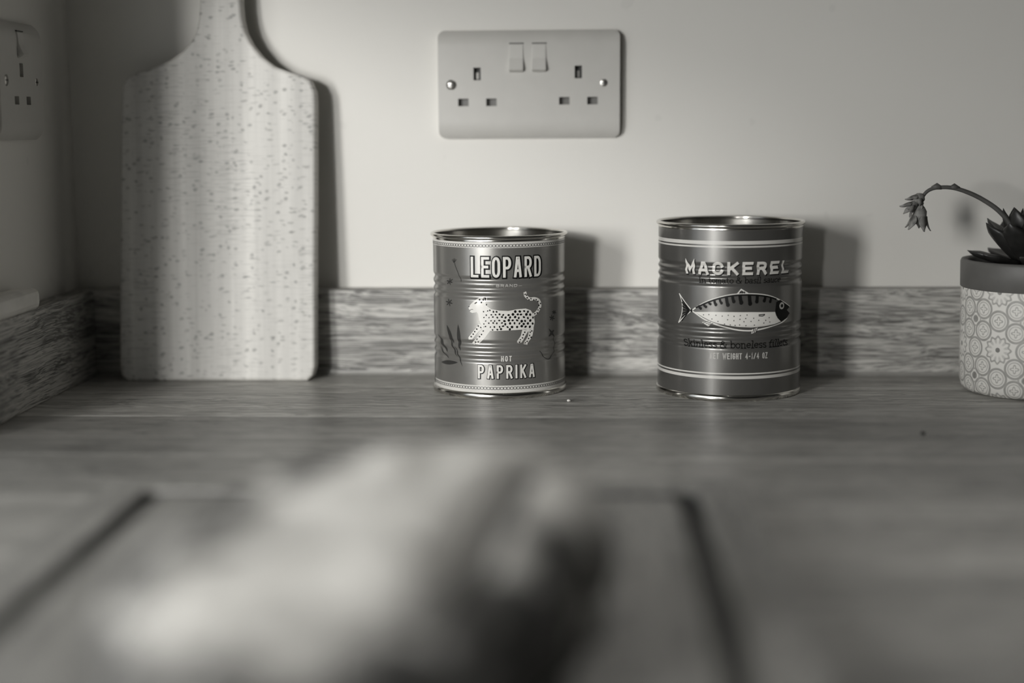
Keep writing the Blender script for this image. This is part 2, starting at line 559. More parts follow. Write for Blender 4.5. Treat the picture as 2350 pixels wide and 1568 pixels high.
# ------------------------------------------------------------------ wall sockets
def eval_mesh(o):
    dg = bpy.context.evaluated_depsgraph_get()
    me = bpy.data.meshes.new_from_object(o.evaluated_get(dg))
    return me


def make_socket(W, holes, screws, rockers, loc, rz, label, group):
    H, D = 0.086, 0.0095
    root = tag(empty('wall_socket', loc, rz), label, 'socket', group)
    # curved front profile extruded along x
    prof = []
    N = 40
    for k in range(N + 1):
        z = H * (0.5 - 0.5 * cos(pi * k / N))
        e = min(z, H - z)
        t = max(0.0, 1 - e / 0.014)
        d = D - 0.0058 * t ** 2.6
        prof.append((-d, z))
    bm = bmesh.new()
    rows = []
    for x in (0.0, W):
        rows.append([bm.verts.new((x, y, z)) for y, z in prof] + [bm.verts.new((x, 0.0, H)), bm.verts.new((x, 0.0, 0.0))])
    n = len(rows[0])
    for k in range(n):
        bm.faces.new((rows[0][k], rows[0][(k + 1) % n], rows[1][(k + 1) % n], rows[1][k]))
    bm.faces.new(rows[0]); bm.faces.new(rows[1])
    plate = from_bm('face_plate', bm, M['plastic'], root)
    tmp = []
    # rounded corners in the front view
    bm = bmesh.new(); rr = 0.0055; pts = []
    for cx, cz, a0 in ((W - rr, H - rr, 0), (rr, H - rr, 90), (rr, rr, 180), (W - rr, rr, 270)):
        for k in range(9):
            a = radians(a0 + k * 90 / 8); pts.append((cx + rr * cos(a), cz + rr * sin(a)))
    va = [bm.verts.new((x, -0.02, z)) for x, z in pts]; vb = [bm.verts.new((x, 0.001, z)) for x, z in pts]
    for k in range(len(pts)): bm.faces.new((va[k], va[(k + 1) % len(pts)], vb[(k + 1) % len(pts)], vb[k]))
    bm.faces.new(va); bm.faces.new(vb)
    c = from_bm('cutter', bm, None); tmp.append(c)
    c.matrix_world = root.matrix_world
    md = plate.modifiers.new('b', 'BOOLEAN'); md.operation = 'INTERSECT'; md.object = c; md.solver = 'EXACT'
    bm = bmesh.new()
    for (x0, x1, z0, z1) in holes: bm_box(bm, x0, x1, -0.02, -0.0025, z0, z1)
    for (x, z) in screws:
        r = bmesh.ops.create_cone(bm, cap_ends=True, segments=24, radius1=0.0041, radius2=0.0041, depth=0.012)
        for v in r['verts']:
            p = v.co.copy(); v.co = Vector((x + p.x, -D - 0.006 + 0.0022 + p.z, z + p.y))
    c2 = from_bm('cutter', bm, None); tmp.append(c2)
    md = plate.modifiers.new('c', 'BOOLEAN'); md.operation = 'DIFFERENCE'; md.object = c2; md.solver = 'EXACT'
    md = plate.modifiers.new('v', 'BEVEL'); md.width = 0.0007; md.segments = 2; md.limit_method = 'ANGLE'; md.angle_limit = radians(40)
    bpy.context.view_layer.update()
    for c in tmp: c.matrix_world = root.matrix_world
    bpy.context.view_layer.update()
    me = eval_mesh(plate)
    plate.modifiers.clear(); plate.data = me
    if not me.materials: me.materials.append(M['plastic'])
    for c in tmp: bpy.data.objects.remove(c)
    for i, (x0, x1, z0, z1) in enumerate(holes):
        tall = (z1 - z0) > (x1 - x0)
        sh = box('shutter', (x0, x1, -0.0034 if not tall else -0.0032, -0.0025, z0, z1), M['hole'] if tall else M['shutter'], root)
        if tall:
            box('earth_contact', (x0 + .0018, x1 - .0018, -0.0050, -0.0031, z0 + .001, z0 + (z1 - z0) * .62), M['brass'], sh)
    for (x, z) in screws:
        bm = bmesh.new()
        tubep = [(x, -D + .0022, z), (x, -D + .0004, z), (x, -D - .0001, z)]
        rr = [0.0036, 0.0036, 0.0028]
        tube(bm, tubep, rr, 20)
        sc = from_bm('screw', bm, M['screw'], root, True)
        bmx = bmesh.new(); bm_box(bmx, x - .0026, x + .0026, -D - .00025, -D + .0006, z - .00045, z + .00045)
        from_bm('screw_slot', bmx, M['hole'], sc)
    for (x0, x1, z0, z1) in rockers:
        V = []
        for x in (x0, x1):
            V += [(x, -D + .001, z0), (x, -D - .0046, z0 + .0026), (x, -D - .0012, z0 + (z1 - z0) * .5), (x, -D - .0004, z1 - .0008), (x, -D + .001, z1)]
        F = [(0, 1, 2, 3, 4), (5, 6, 7, 8, 9)] + [(k, (k + 1) % 5, 5 + (k + 1) % 5, 5 + k) for k in range(5)]
        bm = bmesh.new(); vs = [bm.verts.new(v) for v in V]
        for f in F: bm.faces.new([vs[i] for i in f])
        bmesh.ops.recalc_face_normals(bm, faces=bm.faces[:])
        bmesh.ops.bevel(bm, geom=bm.edges[:], offset=0.0004, segments=2, affect='EDGES')
        rk = from_bm('rocker_switch', bm, M['plastic2'], root)
        box('rocker_gap', (x0, x1 + .0004, -D - .00025, -D + .001, z1 - .0003, z1 + .0005), M['hole'], rk)  # dark strip standing in for the shade along the rocker's top edge
    return root


H_ = 0.086
def hz(x0, x1, t0, t1): return (x0 / 1000, x1 / 1000, H_ - t1 / 1000, H_ - t0 / 1000)
make_socket(0.146,
            [hz(28.6, 34.4, 29.6, 39.6), hz(16.1, 24.5, 54.2, 60.2), hz(38.7, 47.1, 54.2, 60.2),
             hz(109.9, 115.7, 28.6, 38.6), hz(97.4, 105.8, 53.4, 59.4), hz(120.0, 128.4, 53.4, 59.4)],
            [(0.0108, H_ - .0432), (0.1334, H_ - .0424)],
            [hz(57.4, 68.8, 10.8, 34.2), hz(75.7, 87.1, 10.8, 34.2)],
            (-0.1176, 0.0, 0.1927), 0.0, 'white double plug socket with two rocker switches above the tins', None)
make_socket(0.086,
            [hz(39.5, 46.5, 30, 40), hz(27, 35.5, 54, 60), hz(50.5, 59, 54, 60)],
            [(0.0128, H_ - .043), (0.0731, H_ - .043)],
            [hz(37, 49, 7, 27)],
            (XL, -0.1745, 0.1945), pi / 2, 'white single plug socket on the shaded side wall', None)

# ------------------------------------------------------------------ stroke lettering
def arc(cx, cy, rx, ry, a0, a1, n=10):
    return [(cx + rx * cos(radians(a0 + (a1 - a0) * k / n)), cy + ry * sin(radians(a0 + (a1 - a0) * k / n))) for k in range(n + 1)]


# upper case: unit height, width 1 (scaled later); every stroke is a centre line
UP = {
    'A': [[(0, 0), (.38, 1), (.62, 1), (1, 0)], [(.14, .3), (.86, .3)]],
    'B': [[(0, 0), (0, 1), (.6, 1)] + arc(.6, .77, .36, .23, 90, -90) + [(.1, .54)], [(.6, .54)] + arc(.62, .27, .38, .27, 90, -90) + [(0, 0)]],
    'C': [arc(.5, .68, .5, .32, 10, 180) + arc(.5, .32, .5, .32, 180, 350)],
    'D': [[(0, 0), (0, 1), (.5, 1)] + arc(.5, .66, .5, .34, 90, 0) + arc(.5, .34, .5, .34, 0, -90) + [(0, 0)]],
    'E': [[(1, 1), (0, 1), (0, 0), (1, 0)], [(0, .52), (.85, .52)]],
    'G': [arc(.5, .68, .5, .32, 15, 180) + arc(.5, .32, .5, .32, 180, 360) + [(1, .48), (.55, .48)]],
    'H': [[(0, 0), (0, 1)], [(1, 0), (1, 1)], [(0, .5), (1, .5)]],
    'I': [[(.5, 0), (.5, 1)]],
    'K': [[(0, 0), (0, 1)], [(1, 1), (.08, .42)], [(.34, .58), (1, 0)]],
    'L': [[(0, 1), (0, 0), (1, 0)]],
    'M': [[(0, 0), (0, 1), (.5, .3), (1, 1), (1, 0)]],
    'N': [[(0, 0), (0, 1), (1, 0), (1, 1)]],
    'O': [arc(.5, .7, .5, .3, 0, 180) + arc(.5, .3, .5, .3, 180, 360) + [(1, .7)]],
    'P': [[(0, 0), (0, 1), (.55, 1)] + arc(.55, .73, .45, .27, 90, -90) + [(0, .46)]],
    'R': [[(0, 0), (0, 1), (.55, 1)] + arc(.55, .74, .45, .26, 90, -90) + [(0, .48)], [(.5, .48), (1, 0)]],
    'T': [[(0, 1), (1, 1)], [(.5, 0), (.5, 1)]],
    'U': [[(0, 1), (0, .3)] + arc(.5, .3, .5, .3, 180, 360) + [(1, 1)]],
    'W': [[(0, 1), (.25, 0), (.5, .75), (.75, 0), (1, 1)]],
    'Z': [[(0, 1), (1, 1), (0, 0), (1, 0)]],
    '4': [[(.75, 0), (.75, 1), (0, .3), (1, .3)]],
    '1': [[(.2, .8), (.5, 1), (.5, 0)]],
    '-': [[(.15, .45), (.85, .45)]],
    '/': [[(0, 0), (1, 1)]],
}
# slab serif lower case: x height .66; (strokes, width)
def sl(x, y, w=.16): return [(x - w, y), (x + w, y)]
LOW = {
    'a': ([[(.05, .58)] + arc(.28, .46, .2, .2, 110, 0) + [(.48, .06), (.62, .04)], arc(.26, .2, .22, .18, 20, 380)], .66),
    'b': ([[(.0, 1), (.12, 1), (.12, .0)], arc(.36, .33, .24, .31, 0, 360)], .68),
    'c': ([arc(.3, .33, .26, .31, 40, 320)], .6),
    'e': ([[(.06, .35), (.54, .35)] + arc(.3, .35, .24, .3, 0, 310)], .62),
    'f': ([[(.18, 0), (.18, .8)] + arc(.34, .8, .16, .18, 180, 60), sl(.2, .64, .2), sl(.18, 0, .18)], .5),
    'i': ([[(.02, .64), (.18, .64), (.18, 0)], sl(.18, 0, .17), [(.18, .82), (.18, .95)]], .38),
    'k': ([[(.02, 1), (.14, 1), (.14, 0)], [(.5, .64), (.16, .3)], [(.26, .4), (.56, 0)], sl(.14, 0, .13), sl(.56, 0, .1), sl(.48, .64, .12)], .7),
    'l': ([[(.02, 1), (.18, 1), (.18, 0)], sl(.18, 0, .17)], .38),
    'm': ([[(.0, .64), (.12, .64), (.12, 0)], arc(.27, .48, .15, .16, 180, 0) + [(.42, 0)], arc(.57, .48, .15, .16, 180, 0) + [(.72, 0)], sl(.12, 0, .1), sl(.42, 0, .09), sl(.72, 0, .1)], .88),
    'n': ([[(.0, .64), (.14, .64), (.14, 0)], arc(.34, .44, .2, .2, 180, 0) + [(.54, 0)], sl(.14, 0, .12), sl(.54, 0, .12)], .72),
    'o': ([arc(.3, .33, .26, .31, 0, 360)], .64),
    's': ([arc(.27, .49, .2, .15, 30, 270, 8) + arc(.27, .18, .22, .16, 90, -150, 8)], .56),
    't': ([[(.2, .9), (.2, .16)] + arc(.36, .16, .16, .14, 180, 300), sl(.22, .64, .22)], .52),
    'u': ([[(.0, .64), (.12, .64), (.12, .22)] + arc(.32, .22, .2, .2, 180, 360) + [(.52, .64)], [(.52, .3), (.52, 0), (.62, 0)]], .72),
    'I': ([[(.2, 0), (.2, .95)], sl(.2, 0, .18), sl(.2, .95, .18)], .46),
    'S': ([arc(.32, .7, .26, .23, 30, 270, 9) + arc(.32, .25, .28, .23, 90, -150, 9)], .7),
    '&': ([[(.78, .5)] + arc(.36, .26, .34, .26, 0, -180, 10) + [(.1, .46), (.46, .66)] + arc(.34, .78, .17, .16, -20, 200, 8) + [(.76, 0)]], .9),
    ' ': ([], .36),
}


def ribbon(pts, w, ext=0.0):
    """flat quads around a centre line with mitred corners"""
    P = [Vector(p).to_2d() for p in pts]
    Q = [P[0]]
    for p in P[1:]:
        if (p - Q[-1]).length > 1e-6: Q.append(p)
    P = Q
    closed = (P[0] - P[-1]).length < 1e-5 and len(P) > 3
    if closed: P = P[:-1]
    n = len(P)
    if n < 2: return [], []
    if not closed and ext:
        P[0] = P[0] + (P[0] - P[1]).normalized() * ext
        P[-1] = P[-1] + (P[-1] - P[-2]).normalized() * ext
    L = []; Rr = []
    for i in range(n):
        a = P[i - 1] if (i > 0 or closed) else None
        b = P[(i + 1) % n] if (i < n - 1 or closed) else None
        d1 = (P[i] - a).normalized() if a is not None else None
        d2 = (b - P[i]).normalized() if b is not None else None
        if d1 is None: d1 = d2
        if d2 is None: d2 = d1
        n1 = Vector((-d1.y, d1.x)); n2 = Vector((-d2.y, d2.x))
        m = n1 + n2
        if m.length < 1e-6: m = n1.copy()
        m.normalize()
        k = 1.0 / max(0.35, m.dot(n1))
        L.append(P[i] + m * w / 2 * k); Rr.append(P[i] - m * w / 2 * k)
    V = L + Rr
    F = []
    for i in range(n if closed else n - 1):
        j = (i + 1) % n
        F.append((n + i, n + j, j, i))
    return V, F


class Art:
    """2-D shapes in (u,v) metres that get printed on a tin"""
    def __init__(s): s.V = []; s.F = []

    def add(s, V, F):
        k = len(s.V); s.V += [Vector(v).to_2d() for v in V]; s.F += [tuple(i + k for i in f) for f in F]

    def poly(s, pts): s.add(pts, [tuple(range(len(pts)))])

    def stroke(s, pts, w, ext=0.0): s.add(*ribbon(pts, w, ext))

    def ellipse(s, cx, cy, rx, ry, rot=0.0, n=10):
        s.poly([(cx + rx * cos(t) * cos(rot) - ry * sin(t) * sin(rot), cy + rx * cos(t) * sin(rot) + ry * sin(t) * cos(rot)) for t in [2 * pi * k / n for k in range(n)]])

    def upper(s, text, u0, u1, v0, v1, wl, gap, sw, ext=0.0, du=0.0, dv=0.0, narrow={}):
        """text spans u0..u1 and v0..v1; gap is the share of a letter width between letters"""
        ws = [narrow.get(c, 1.0) for c in text]
        tot = sum(ws) + gap * (len(text) - 1)
        k = (u1 - u0) / tot
        x = u0
        for c, w in zip(text, ws):
            if c != ' ':
                ww = w * k - wl; hh = v1 - v0 - wl
                for st in UP[c]:
                    s.stroke([(x + wl / 2 + p[0] * ww + du, v0 + wl / 2 + p[1] * hh + dv) for p in st], sw, ext + wl / 2 if len(st) else 0)
            x += (w + gap) * k

    def lower(s, text, u0, u1, v0, v1, sw):
        tot = sum(LOW[c][1] for c in text)
        k = (u1 - u0) / tot; x = u0
        for c in text:
            st, w = LOW[c]
            for p in st: s.stroke([(x + q[0] * k, v0 + q[1] * (v1 - v0)) for q in p], sw, sw * .3)
            x += w * k


class Tin:
    def __init__(s, name, x, y, label, R, Rrim, H, beads, sheet, bands):
        s.R, s.H, s.beads = R, H, beads
        s.c = Vector((x, y, 0))
        s.front = atan2(CAM_O.y - y, CAM_O.x - x)      # the printed face looks into the room
        s.root = tag(empty(name, (x, y, 0)), label, 'tin')
        zs = sorted(set([0.004 + k * (H - 0.008) / 220 for k in range(221)] + [b for bb in bands for b in bb]))
        s.levels = zs
        prof = []
        for z in zs:
            mi = 0
            for lo, hi in bands:
                if lo - 1e-7 <= z < hi - 1e-7: mi = 1
            prof.append((s.rad(z), z, mi))
        lathe('body', prof, None, s.root, 144, mats=[sheet, M['ink_cream']])
        lathe('inner_wall', [(s.rad(z) - 0.0005, z) for z in zs] + [(R - .0005, H - .002)], M['steel_in'], s.root, 144)
        zb = 0.0035
        lathe('floor_disc', [(0.0001, zb + .001), (R * .5, zb + .001), (R * .86, zb + .001), (R * .88, zb), (R - .0006, zb)], M['steel_in'], s.root, 96)
        # rolled top rim
        rr = 0.0015
        lathe('rolled_rim', [(Rrim - rr + rr * cos(a), H - rr + rr * sin(a) * 1.0) for a in [2 * pi * k / 14 for k in range(14)]], M['steel'], s.root, 144, closed=True)
        lathe('rim_flange', [(R - .0003, H - .0052), (R + .0003, H - .004), (Rrim - rr * 1.7, H - .0022)], M['steel'], s.root, 144)
        # base seam
        rb = Rrim - 0.0007
        lathe('base_rim', [(R - .003, .0004), (rb - .001, 0.0), (rb - .0002, .0008), (rb, .0022), (rb - .0003, .0036), (R + .0002, .0048), (R - .001, .0046)], M['steel'], s.root, 144)

    def rad(s, z):
        r = s.R
        for b in s.beads:
            d = abs(z - b)
            if d < 0.0031: r -= 0.00055 * (1 + cos(pi * d / 0.0031))
        return r

    def uv(s, px, py):
        """(u,v) of the printed surface seen at a photograph pixel"""
        d = ray(px, py); o = CAM_O - s.c
        a = d.x ** 2 + d.y ** 2; b = 2 * (o.x * d.x + o.y * d.y); c = o.x ** 2 + o.y ** 2 - s.R ** 2
        q = b * b - 4 * a * c
        t = (-b - sqrt(max(q, 0))) / (2 * a)
        P = o + d * t
        th = atan2(P.y, P.x) - s.front
        th = (th + pi) % (2 * pi) - pi
        return Vector((th * s.R, P.z))

    def print(s, name, art, mat, off, parent=None, step=0.0011):
        bm = bmesh.new()
        vs = [bm.verts.new((v.x, v.y, 0)) for v in art.V]
        for f in art.F:
            try: bm.faces.new([vs[i] for i in f])
            except ValueError: pass
        big = [f for f in bm.faces if len(f.verts) > 4]
        if big: bmesh.ops.triangulate(bm, faces=big)
        us = [v.x for v in art.V]; zs = [v.y for v in art.V]
        for z in s.levels:
            if min(zs) < z < max(zs) and any(abs(z - b) < 0.0034 for b in s.beads):
                bmesh.ops.bisect_plane(bm, geom=bm.verts[:] + bm.edges[:] + bm.faces[:], plane_co=(0, z, 0), plane_no=(0, 1, 0))
        u = min(us) + 0.003
        while u < max(us):
            bmesh.ops.bisect_plane(bm, geom=bm.verts[:] + bm.edges[:] + bm.faces[:], plane_co=(u, 0, 0), plane_no=(1, 0, 0))
            u += 0.003
        for v in bm.verts:
            th = s.front + v.co.x / s.R; r = s.rad(v.co.y) + off
            v.co = Vector((r * cos(th), r * sin(th), v.co.y))
        for f in bm.faces:
            c = f.calc_center_median()
            f.normal_update()
            if f.normal.dot(Vector((c.x, c.y, 0))) < 0: f.normal_flip()
        me = bpy.data.meshes.new(name); bm.to_mesh(me); bm.free()
        # smooth radial normals keep the print lying on the sheet
        o = link_mesh(name, me, mat, parent or s.root, True)
        return o


def crop(x0, y0, k): return lambda pts: [(x0 + a / k, y0 + b / k) for a, b in pts]


# ------------------------------------------------------------------ leopard tin
K1 = 1324 / 380
c1 = lambda a, b: (960 + a / K1, 490 + b / K1)
LT = Tin('paprika_tin', -0.06575, -0.0756, 'shorter grey paprika tin printed with a white leopard, next to the chopping board', 0.05085, 0.05289, 0.12233,
         [], M['ink_leo'], [])
def v1(y, x=645): return LT.uv(*c1(x, y)).y
bands1 = [(0.004, v1(1378)), (v1(277), 0.1185)]
beads1 = [v1(535), v1(605), v1(668), v1(1045), v1(1110), v1(1172)]
for ch in list(LT.root.children): bpy.data.objects.remove(ch)
bpy.data.objects.remove(LT.root)
LT = Tin('paprika_tin', -0.06575, -0.0756, 'shorter grey paprika tin printed with a white leopard, next to the chopping board', 0.05085, 0.05289, 0.12233,
         beads1, M['ink_leo'], bands1)
q = lambda pts: [LT.uv(*c1(a, b)) for a, b in pts]


def text_box(T, cf, l, r, ctop, cbot, cx):
    return T.uv(*cf(l, (ctop + cbot) / 2)).x, T.uv(*cf(r, (ctop + cbot) / 2)).x, T.uv(*cf(cx, cbot)).y, T.uv(*cf(cx, ctop)).y


# word LEOPARD: dark outline below light letters
u0, u1, w0, w1 = text_box(LT, c1, 418, 980, 346, 517, 650)
wl = (w1 - w0) * 0.15
A_ = Art(); A_.upper('LEOPARD', u0, u1, w0, w1, wl, 0.26, wl * 1.7, wl * .35, du=wl * .12, dv=-wl * .06)
B_ = Art(); B_.upper('LEOPARD', u0, u1, w0, w1, wl, 0.26, wl * .82, -wl * .09)
lt = LT.print('lettering', B_, M['ink_white'], 0.00022)
LT.print('letter_outline', A_, M['ink_black'], 0.00012, lt)
u0, u1, w0, w1 = text_box(LT, c1, 622, 792, 567, 591, 650)
A_ = Art(); A_.upper('BRAND', u0, u1, w0, w1, 0.0005, 0.3, 0.0005, -.0001)
A_.stroke(q([(530, 580), (600, 579)]), 0.0003); A_.stroke(q([(800, 579), (830, 578)]), 0.0003)
LT.print('lettering', A_, M['ink_grey'], 0.00022)
u0, u1, w0, w1 = text_box(LT, c1, 662, 748, 1140, 1186, 700)
A_ = Art(); A_.upper('HOT', u0, u1, w0, w1, 0.0007, 0.5, 0.0007, -.00005)
LT.print('lettering', A_, M['ink_white'], 0.00022)
u0, u1, w0, w1 = text_box(LT, c1, 476, 930, 1212, 1323, 700)
wl = (w1 - w0) * 0.17
nar = {'I': .28}
A_ = Art(); A_.upper('PAPRIKA', u0, u1, w0, w1, wl, 0.42, wl * 1.5, wl * .22, du=wl * .14, dv=-wl * .08, narrow=nar)
B_ = Art(); B_.upper('PAPRIKA', u0, u1, w0, w1, wl, 0.42, wl * .85, -wl * .07, narrow=nar)
lt = LT.print('lettering', B_, M['ink_white'], 0.00022)
LT.print('letter_outline', A_, M['ink_black'], 0.00012, lt)

# the leopard
body = [(403, 752), (418, 728), (440, 706), (466, 686), (495, 668), (525, 664), (547, 675), (550, 692), (538, 714), (554, 744), (585, 766), (650, 777), (720, 780),
        (790, 766), (858, 760), (897, 774), (922, 812), (930, 868), (918, 926), (880, 936), (830, 929), (740, 934), (650, 939), (590, 941), (545, 931),
        (508, 903), (488, 856), (478, 802), (468, 790), (432, 796), (412, 786), (420, 774), (405, 766)]
A_ = Art()
A_.poly(q(body))
A_.poly(q([(488, 882), (522, 906), (470, 960), (432, 1008), (404, 1008), (401, 992), (440, 942)]))
A_.poly(q([(515, 900), (580, 932), (530, 1000), (486, 1040), (440, 1052), (428, 1034), (480, 985), (510, 940)]))
A_.poly(q([(832, 925), (884, 930), (852, 985), (828, 1034), (796, 1042), (790, 1022), (818, 980)]))
A_.poly(q([(874, 925), (922, 920), (912, 975), (886, 1025), (872, 1052), (845, 1048), (852, 1022), (874, 985), (880, 950)]))
A_.stroke(catmull(q([(915, 815), (950, 785), (973, 738), (962, 697), (932, 682), (892, 684), (864, 662), (853, 636)]), 5), 24 / K1 / 2.93e3, .0008)
leo = LT.print('leopard_emblem', A_, M['ink_white'], 0.00022)
S_ = Art()
random.seed(3)
def spot(a, b, r):
    c = q([(a, b)])[0]; k = 1 / K1 / 2930
    r *= 1.2; S_.ellipse(c.x, c.y, r * k, r * k * random.uniform(.65, 1.0), random.uniform(0, 3), 8)
def inside(P, x, y):
    r = False; j = len(P) - 1
    for i in range(len(P)):
        if (P[i][1] > y) != (P[j][1] > y) and x < (P[j][0] - P[i][0]) * (y - P[i][1]) / (P[j][1] - P[i][1]) + P[i][0]: r = not r
        j = i
    return r
row = 0; yy = 785
while yy < 930:
    xx = 525 + (row % 2) * 18
    while xx < 930:
        a, b = xx + random.uniform(-6, 6), yy + random.uniform(-5, 5)
        if inside(body, a, b) and inside(body, a - 7, b - 7) and inside(body, a + 8, b + 6):
            spot(a, b, 5 + 4.2 * min(1, max(0, (a - 560) / 150)) * random.uniform(.7, 1.1))
        xx += 35
    yy += 24; row += 1
for a, b in [(545, 730), (520, 692), (532, 684), (505, 712), (490, 690), (480, 900), (468, 925), (452, 945), (440, 965), (500, 912), (424, 985), (520, 940), (506, 968), (490, 985), (470, 1005), (478, 1028), (455, 1030),
             (850, 950), (838, 970), (832, 995), (815, 1010), (812, 1030), (893, 950), (905, 940), (888, 975), (900, 990), (880, 1000), (872, 1025), (858, 1035),
             (930, 802), (948, 795), (955, 772), (970, 760), (962, 735), (975, 720), (955, 703), (940, 690), (922, 692), (900, 682), (884, 690), (872, 675), (868, 655), (856, 648), (572, 775), (600, 790)]:
    spot(a, b, 5.5)
LT.print('leopard_spots', S_, M['ink_black'], 0.00032, leo)
F_ = Art(); k = 1 / K1 / 2930
F_.stroke(q([(452, 722), (460, 715), (470, 710)]), 7 * k); F_.stroke(q([(418, 772), (430, 766), (440, 770)]), 3 * k); F_.stroke(q([(403, 748), (410, 742)]), 6 * k)
F_.stroke(catmull(q([(515, 690), (525, 676), (540, 680), (536, 698)]), 4), 5 * k)
for a, b in [(440, 1050), (452, 1048), (800, 1040), (812, 1038), (852, 1050), (864, 1052)]: F_.stroke(q([(a, b - 10), (a - 3, b + 3)]), 3 * k)
LT.print('leopard_face', F_, M['ink_black'], 0.00034, leo)['kind'] = 'stuff'

# faint botanical motifs
P_ = Art()
def leafshape(a, b, w):
    a, b = q([a])[0], q([b])[0]; d = b - a; n = Vector((-d.y, d.x)).normalized() * w * k
    pts = [a + d * t + n * sin(pi * t) ** .8 for t in [i / 7 for i in range(8)]] + [a + d * t - n * sin(pi * t) ** .8 for t in [i / 7 for i in range(6, 0, -1)]]
    P_.poly(pts)
for a, b, w in [((330, 1100), (318, 885), 17), ((280, 1040), (228, 890), 17), ((235, 1110), (158, 965), 15), ((310, 1150), (245, 985), 8), ((355, 1225), (290, 1060), 6),
                ((185, 1188), (318, 1192), 17), ((240, 1160), (170, 1060), 7), ((1040, 985), (1085, 930), 12), ((1090, 990), (1040, 920), 9)]:
    leafshape(a, b, w)
for cx, cy, r in ((250, 545, 27), (248, 712, 30), (1068, 835, 24), (1085, 790, 18)):
    for t in range(6):
        a = t * pi / 3 + .3
        leafshape((cx, cy), (cx + r * cos(a), cy + r * 1.1 * sin(a)), 5)
P_.stroke(catmull(q([(290, 395), (300, 430), (320, 480), (340, 545)]), 4), 5 * k)
for t in range(5): P_.stroke(q([(286, 395), (270 + t * 9, 358 + abs(t - 2) * 5)]), 4 * k)
P_.stroke(catmull(q([(1085, 985), (1092, 1060), (1075, 1130), (1040, 1165), (1000, 1140), (975, 1100)]), 5), 6 * k)
LT.print('plant_motif', P_, M['ink_dark'], 0.00014)['kind'] = 'stuff'

# chain borders and the side seam
for nm, zc in (('chain_border', v1(259)), ('chain_border', v1(1400))):
    C_ = Art(); N = 128; per = 2 * pi * LT.R / N
    for i in range(N):
        cu = -pi * LT.R + (i + .5) * per
        C_.stroke([(cu + per * .58 * cos(t) , zc + .00095 * sin(t)) for t in [2 * pi * j / 10 for j in range(11)]], 0.00034)
    LT.print(nm, C_, M['ink_dark'], 0.00016, step=0.003)
C_ = Art(); tt = -radians(80) * LT.R
C_.poly([(tt, .006), (tt + .0016, .006), (tt + .0016, .116), (tt, .116)])
LT.print('side_seam', C_, M['ink_dark'], 0.0003)

# ------------------------------------------------------------------ mackerel tin
K2 = 1307 / 400
c2 = lambda a, b: (1480 + a / K2, 460 + b / K2)
MT_ARGS = ('mackerel_tin', 0.1112, -0.0802, 'taller dark mackerel tin printed with a striped fish, next to the potted succulent', 0.0545, 0.05627, 0.1309)
MT = Tin(*MT_ARGS, [], M['ink_mac'], [])
def v2(y, x=640): return MT.uv(*c2(x, y)).y
bands2 = [(v2(1342), v2(1320)), (v2(1307), v2(1297)), (v2(333), v2(306)), (v2(356), v2(344))]
beads2 = [v2(500), v2(560), v2(622), v2(965), v2(1030), v2(1092)]
for ch in list(MT.root.children): bpy.data.objects.remove(ch)
bpy.data.objects.remove(MT.root)
MT = Tin(*MT_ARGS, beads2, M['ink_mac'], bands2)
q2 = lambda pts: [MT.uv(*c2(a, b)) for a, b in pts]
k = 1 / K2 / 2930
u0, u1, w0, w1 = text_box(MT, c2, 303, 1082, 463, 562, 650)
wl = (w1 - w0) * .22
A_ = Art(); A_.upper('MACKEREL', u0, u1, w0, w1, wl, 0.34, wl * 1.1, wl * .05, du=wl * .3, dv=-wl * .34)
B_ = Art(); B_.upper('MACKEREL', u0, u1, w0, w1, wl, 0.34, wl, 0)
lt = MT.print('lettering', B_, M['ink_white'], 0.00022)
MT.print('letter_shadow', A_, M['ink_black'], 0.00012, lt)
u0, u1, w0, w1 = text_box(MT, c2, 402, 1020, 578, 624, 650)
A_ = Art(); A_.lower('In tomato & basil sauce', u0, u1, w0, w1, 0.00055)
MT.print('lettering', A_, M['ink_black'], 0.00022)
u0, u1, w0, w1 = text_box(MT, c2, 290, 1075, 1056, 1110, 650)
A_ = Art(); A_.lower('Skinless & boneless fillets', u0, u1, w0, w1, 0.00065)
MT.print('lettering', A_, M['ink_black'], 0.00022)
u0, u1, w0, w1 = text_box(MT, c2, 487, 918, 1146, 1192, 700)
A_ = Art(); A_.upper('NET WEIGHT 4-1/4 OZ', u0, u1, w0, w1, 0.0007, 0.28, 0.00075, 0, narrow={'I': .5, '1': .6, ' ': .8, '-': .8, 'W': 1.5})
MT.print('lettering', A_, M['ink_grey'], 0.00022)

top = [(352, 826), (400, 793), (470, 757), (560, 727), (650, 708), (750, 701), (850, 704), (930, 716), (1000, 742), (1050, 770), (1085, 797)]
bot = [(1066, 880), (1030, 912), (975, 938), (900, 961), (800, 978), (700, 974), (620, 957), (560, 940), (500, 918), (440, 888), (395, 857), (352, 826)]
A_ = Art()
A_.stroke(catmull(q2(top), 4), 9 * k); A_.stroke(catmull(q2(bot), 4), 9 * k)
A_.poly(q2([(372, 836), (500, 836), (650, 838), (800, 838), (975, 836), (982, 862), (1002, 892), (1018, 908), (975, 926), (900, 944), (800, 955), (700, 950), (620, 938), (560, 925), (500, 906), (440, 876)]))
A_.stroke(q2([(352, 826), (300, 760), (258, 697)]), 7 * k); A_.stroke(q2([(352, 826), (300, 868), (252, 918)]), 7 * k)
A_.stroke(catmull(q2([(258, 697), (276, 750), (282, 806), (274, 862), (252, 918)]), 4), 6 * k)
A_.stroke(q2([(694, 702), (722, 668), (778, 701)]), 8 * k)
A_.poly(q2([(428, 912), (490, 908), (500, 925), (474, 946)]))
A_.poly(q2([(850, 955), (832, 988), (797, 1000), (806, 970)]))
fish = MT.print('fish_emblem', A_, M['ink_white'], 0.00018)
D_ = Art()
